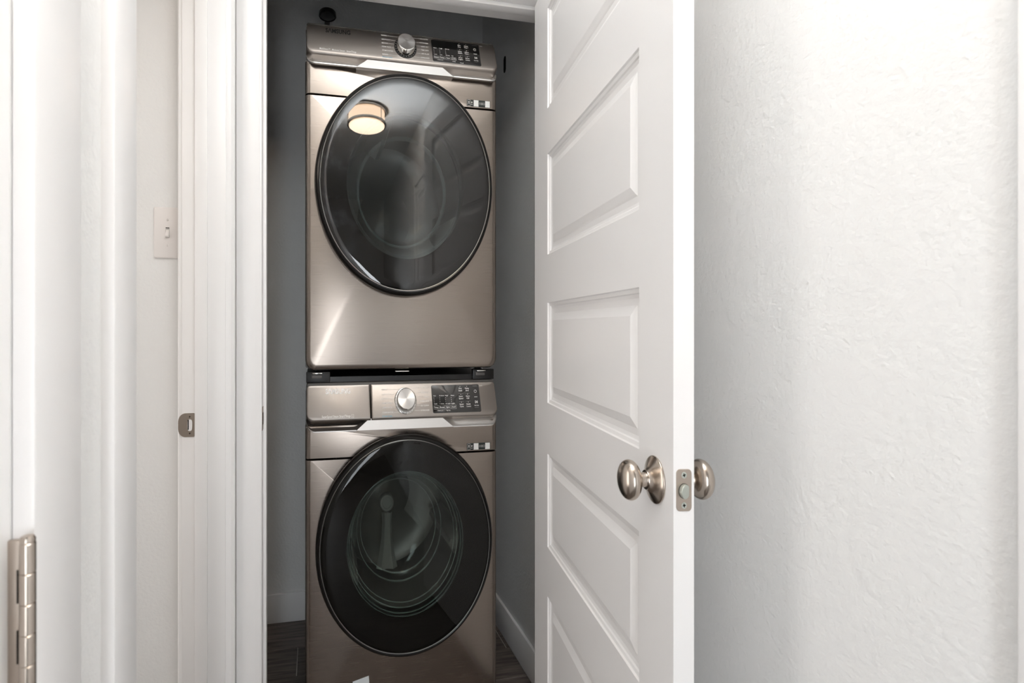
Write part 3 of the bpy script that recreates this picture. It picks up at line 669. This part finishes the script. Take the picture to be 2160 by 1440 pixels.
    dm = part(MB().lathe([(.222, -.062), (.262, -.075), (.262, -.52), (.235, -.54), (.12, -.545), (.09, -.52), (.0001, -.515)], c0, A, 80, (False, False)), 'drum', 'drum', 'steel drum behind the glass', smooth=40)
    for k in range(3):
        a = math.radians(102+120*k); e1 = Vector((math.cos(a), 0, math.sin(a))); e2 = Vector((-math.sin(a), 0, math.cos(a)))
        cc = Vector(c0)
        rg_ = []
        for y, h_ in ((.10, .010), (.14, .050), (.30, .060), (.46, .055), (.50, .012)):
            rg_.append([tuple(cc+Vector((0, y, 0))+e1*(.262-hh_)+e2*ww) for ww, hh_ in ((-.045, 0), (-.018, h_*.8), (-.008, h_), (.008, h_), (.018, h_*.8), (.045, 0))])
        part(MB().loft(rg_), 'drum_paddle', 'paddle', None, dm, smooth=40)
    if not dryer:
        hb = W(.322, .30, .560)
        part(MB().lathe([(.030, -.02), (.030, .0), (.026, .006), (.020, .006), (.018, .002), (.0001, .002)], hb, A, 40), 'paddle_boss', 'paddle', None, dm, smooth=40)
        b0 = Vector(hb)
        part(MB().loft([[tuple(b0+Vector((sx_*w_, .0-dp*.6, dz))) for sx_, dp in ((-1, 0), (-.55, .030), (0, .016), (.55, .030), (1, 0))] for w_, dz in ((.022, -.030), (.019, -.06), (.022, -.11), (.032, -.17), (.044, -.215))]), 'drum_paddle', 'paddle', None, dm, smooth=50)
        part(MB().add([W(.1605, -.0008, .1560-.045), W(.2225-.003, -.0008, .1668-.048), W(.2160, -.0008, .1668), W(.1605, -.0008, .1560)], [(0, 1, 2, 3)]), 'paper_label', 'paper', 'white paper label stuck low on the front', smooth=0)
    for fxx in (.05, MW-.05):
        for fyy in (.08, .66):
            part(MB().lathe([(.020, -.0), (.022, .004), (.022, .012), (.012, .015), (.012, .028)], W(fxx, fyy, 0), (0, 0, 1), 24), 'foot', 'black', None, smooth=40)
    return root, W, part
wm, Ww, wp = machine('washing_machine', 'lower champagne steel front-loading washing machine with a black glass door', 0, False)
dm_, Wd, dp_ = machine('clothes_dryer', 'upper champagne steel tumble dryer stacked on the washing machine, lamp mirrored in its door', 1.001, True)
# stacking kit between the two
sk = thing('stacking_kit', (.311, 1.90, .985), 'black stacking bracket filling the gap between dryer and washing machine', 'bracket')
MB().box(MX0+.004, MX0+MW-.004, 1.742, 2.38, .9855, 1.0005).build('tray', 'black', sk, smooth=0)
MB().box(MX0+.004, MX0+.085, 1.728, 1.742, .986, 1.016).build('side_bracket', 'black', sk, bevel=.002)
MB().box(MX0+MW-.085, MX0+MW-.004, 1.728, 1.742, .986, 1.016).build('side_bracket', 'black', sk, bevel=.002)
for x0 in (.022, .610):
    MB().box(MX0+x0, MX0+x0+.035, 1.722, 1.728, .9975, 1.0080).build('bracket_screw_plate', 'side', sk, bevel=.002)
    MB().box(MX0+x0+.003, MX0+x0+.036, 1.716, 1.724, 1.0105, 1.0140).build('clip', 'chrome', sk, bevel=.001)
MB().box(MX0+.312, MX0+.360, 1.712, 1.728, 1.0135, 1.0160).build('clip', 'stwhite', sk, bevel=.0005)

COL.objects.unlink(_to); bpy.data.objects.remove(_to)
for o in bpy.data.objects:
    if '_t' in o: del o['_t']
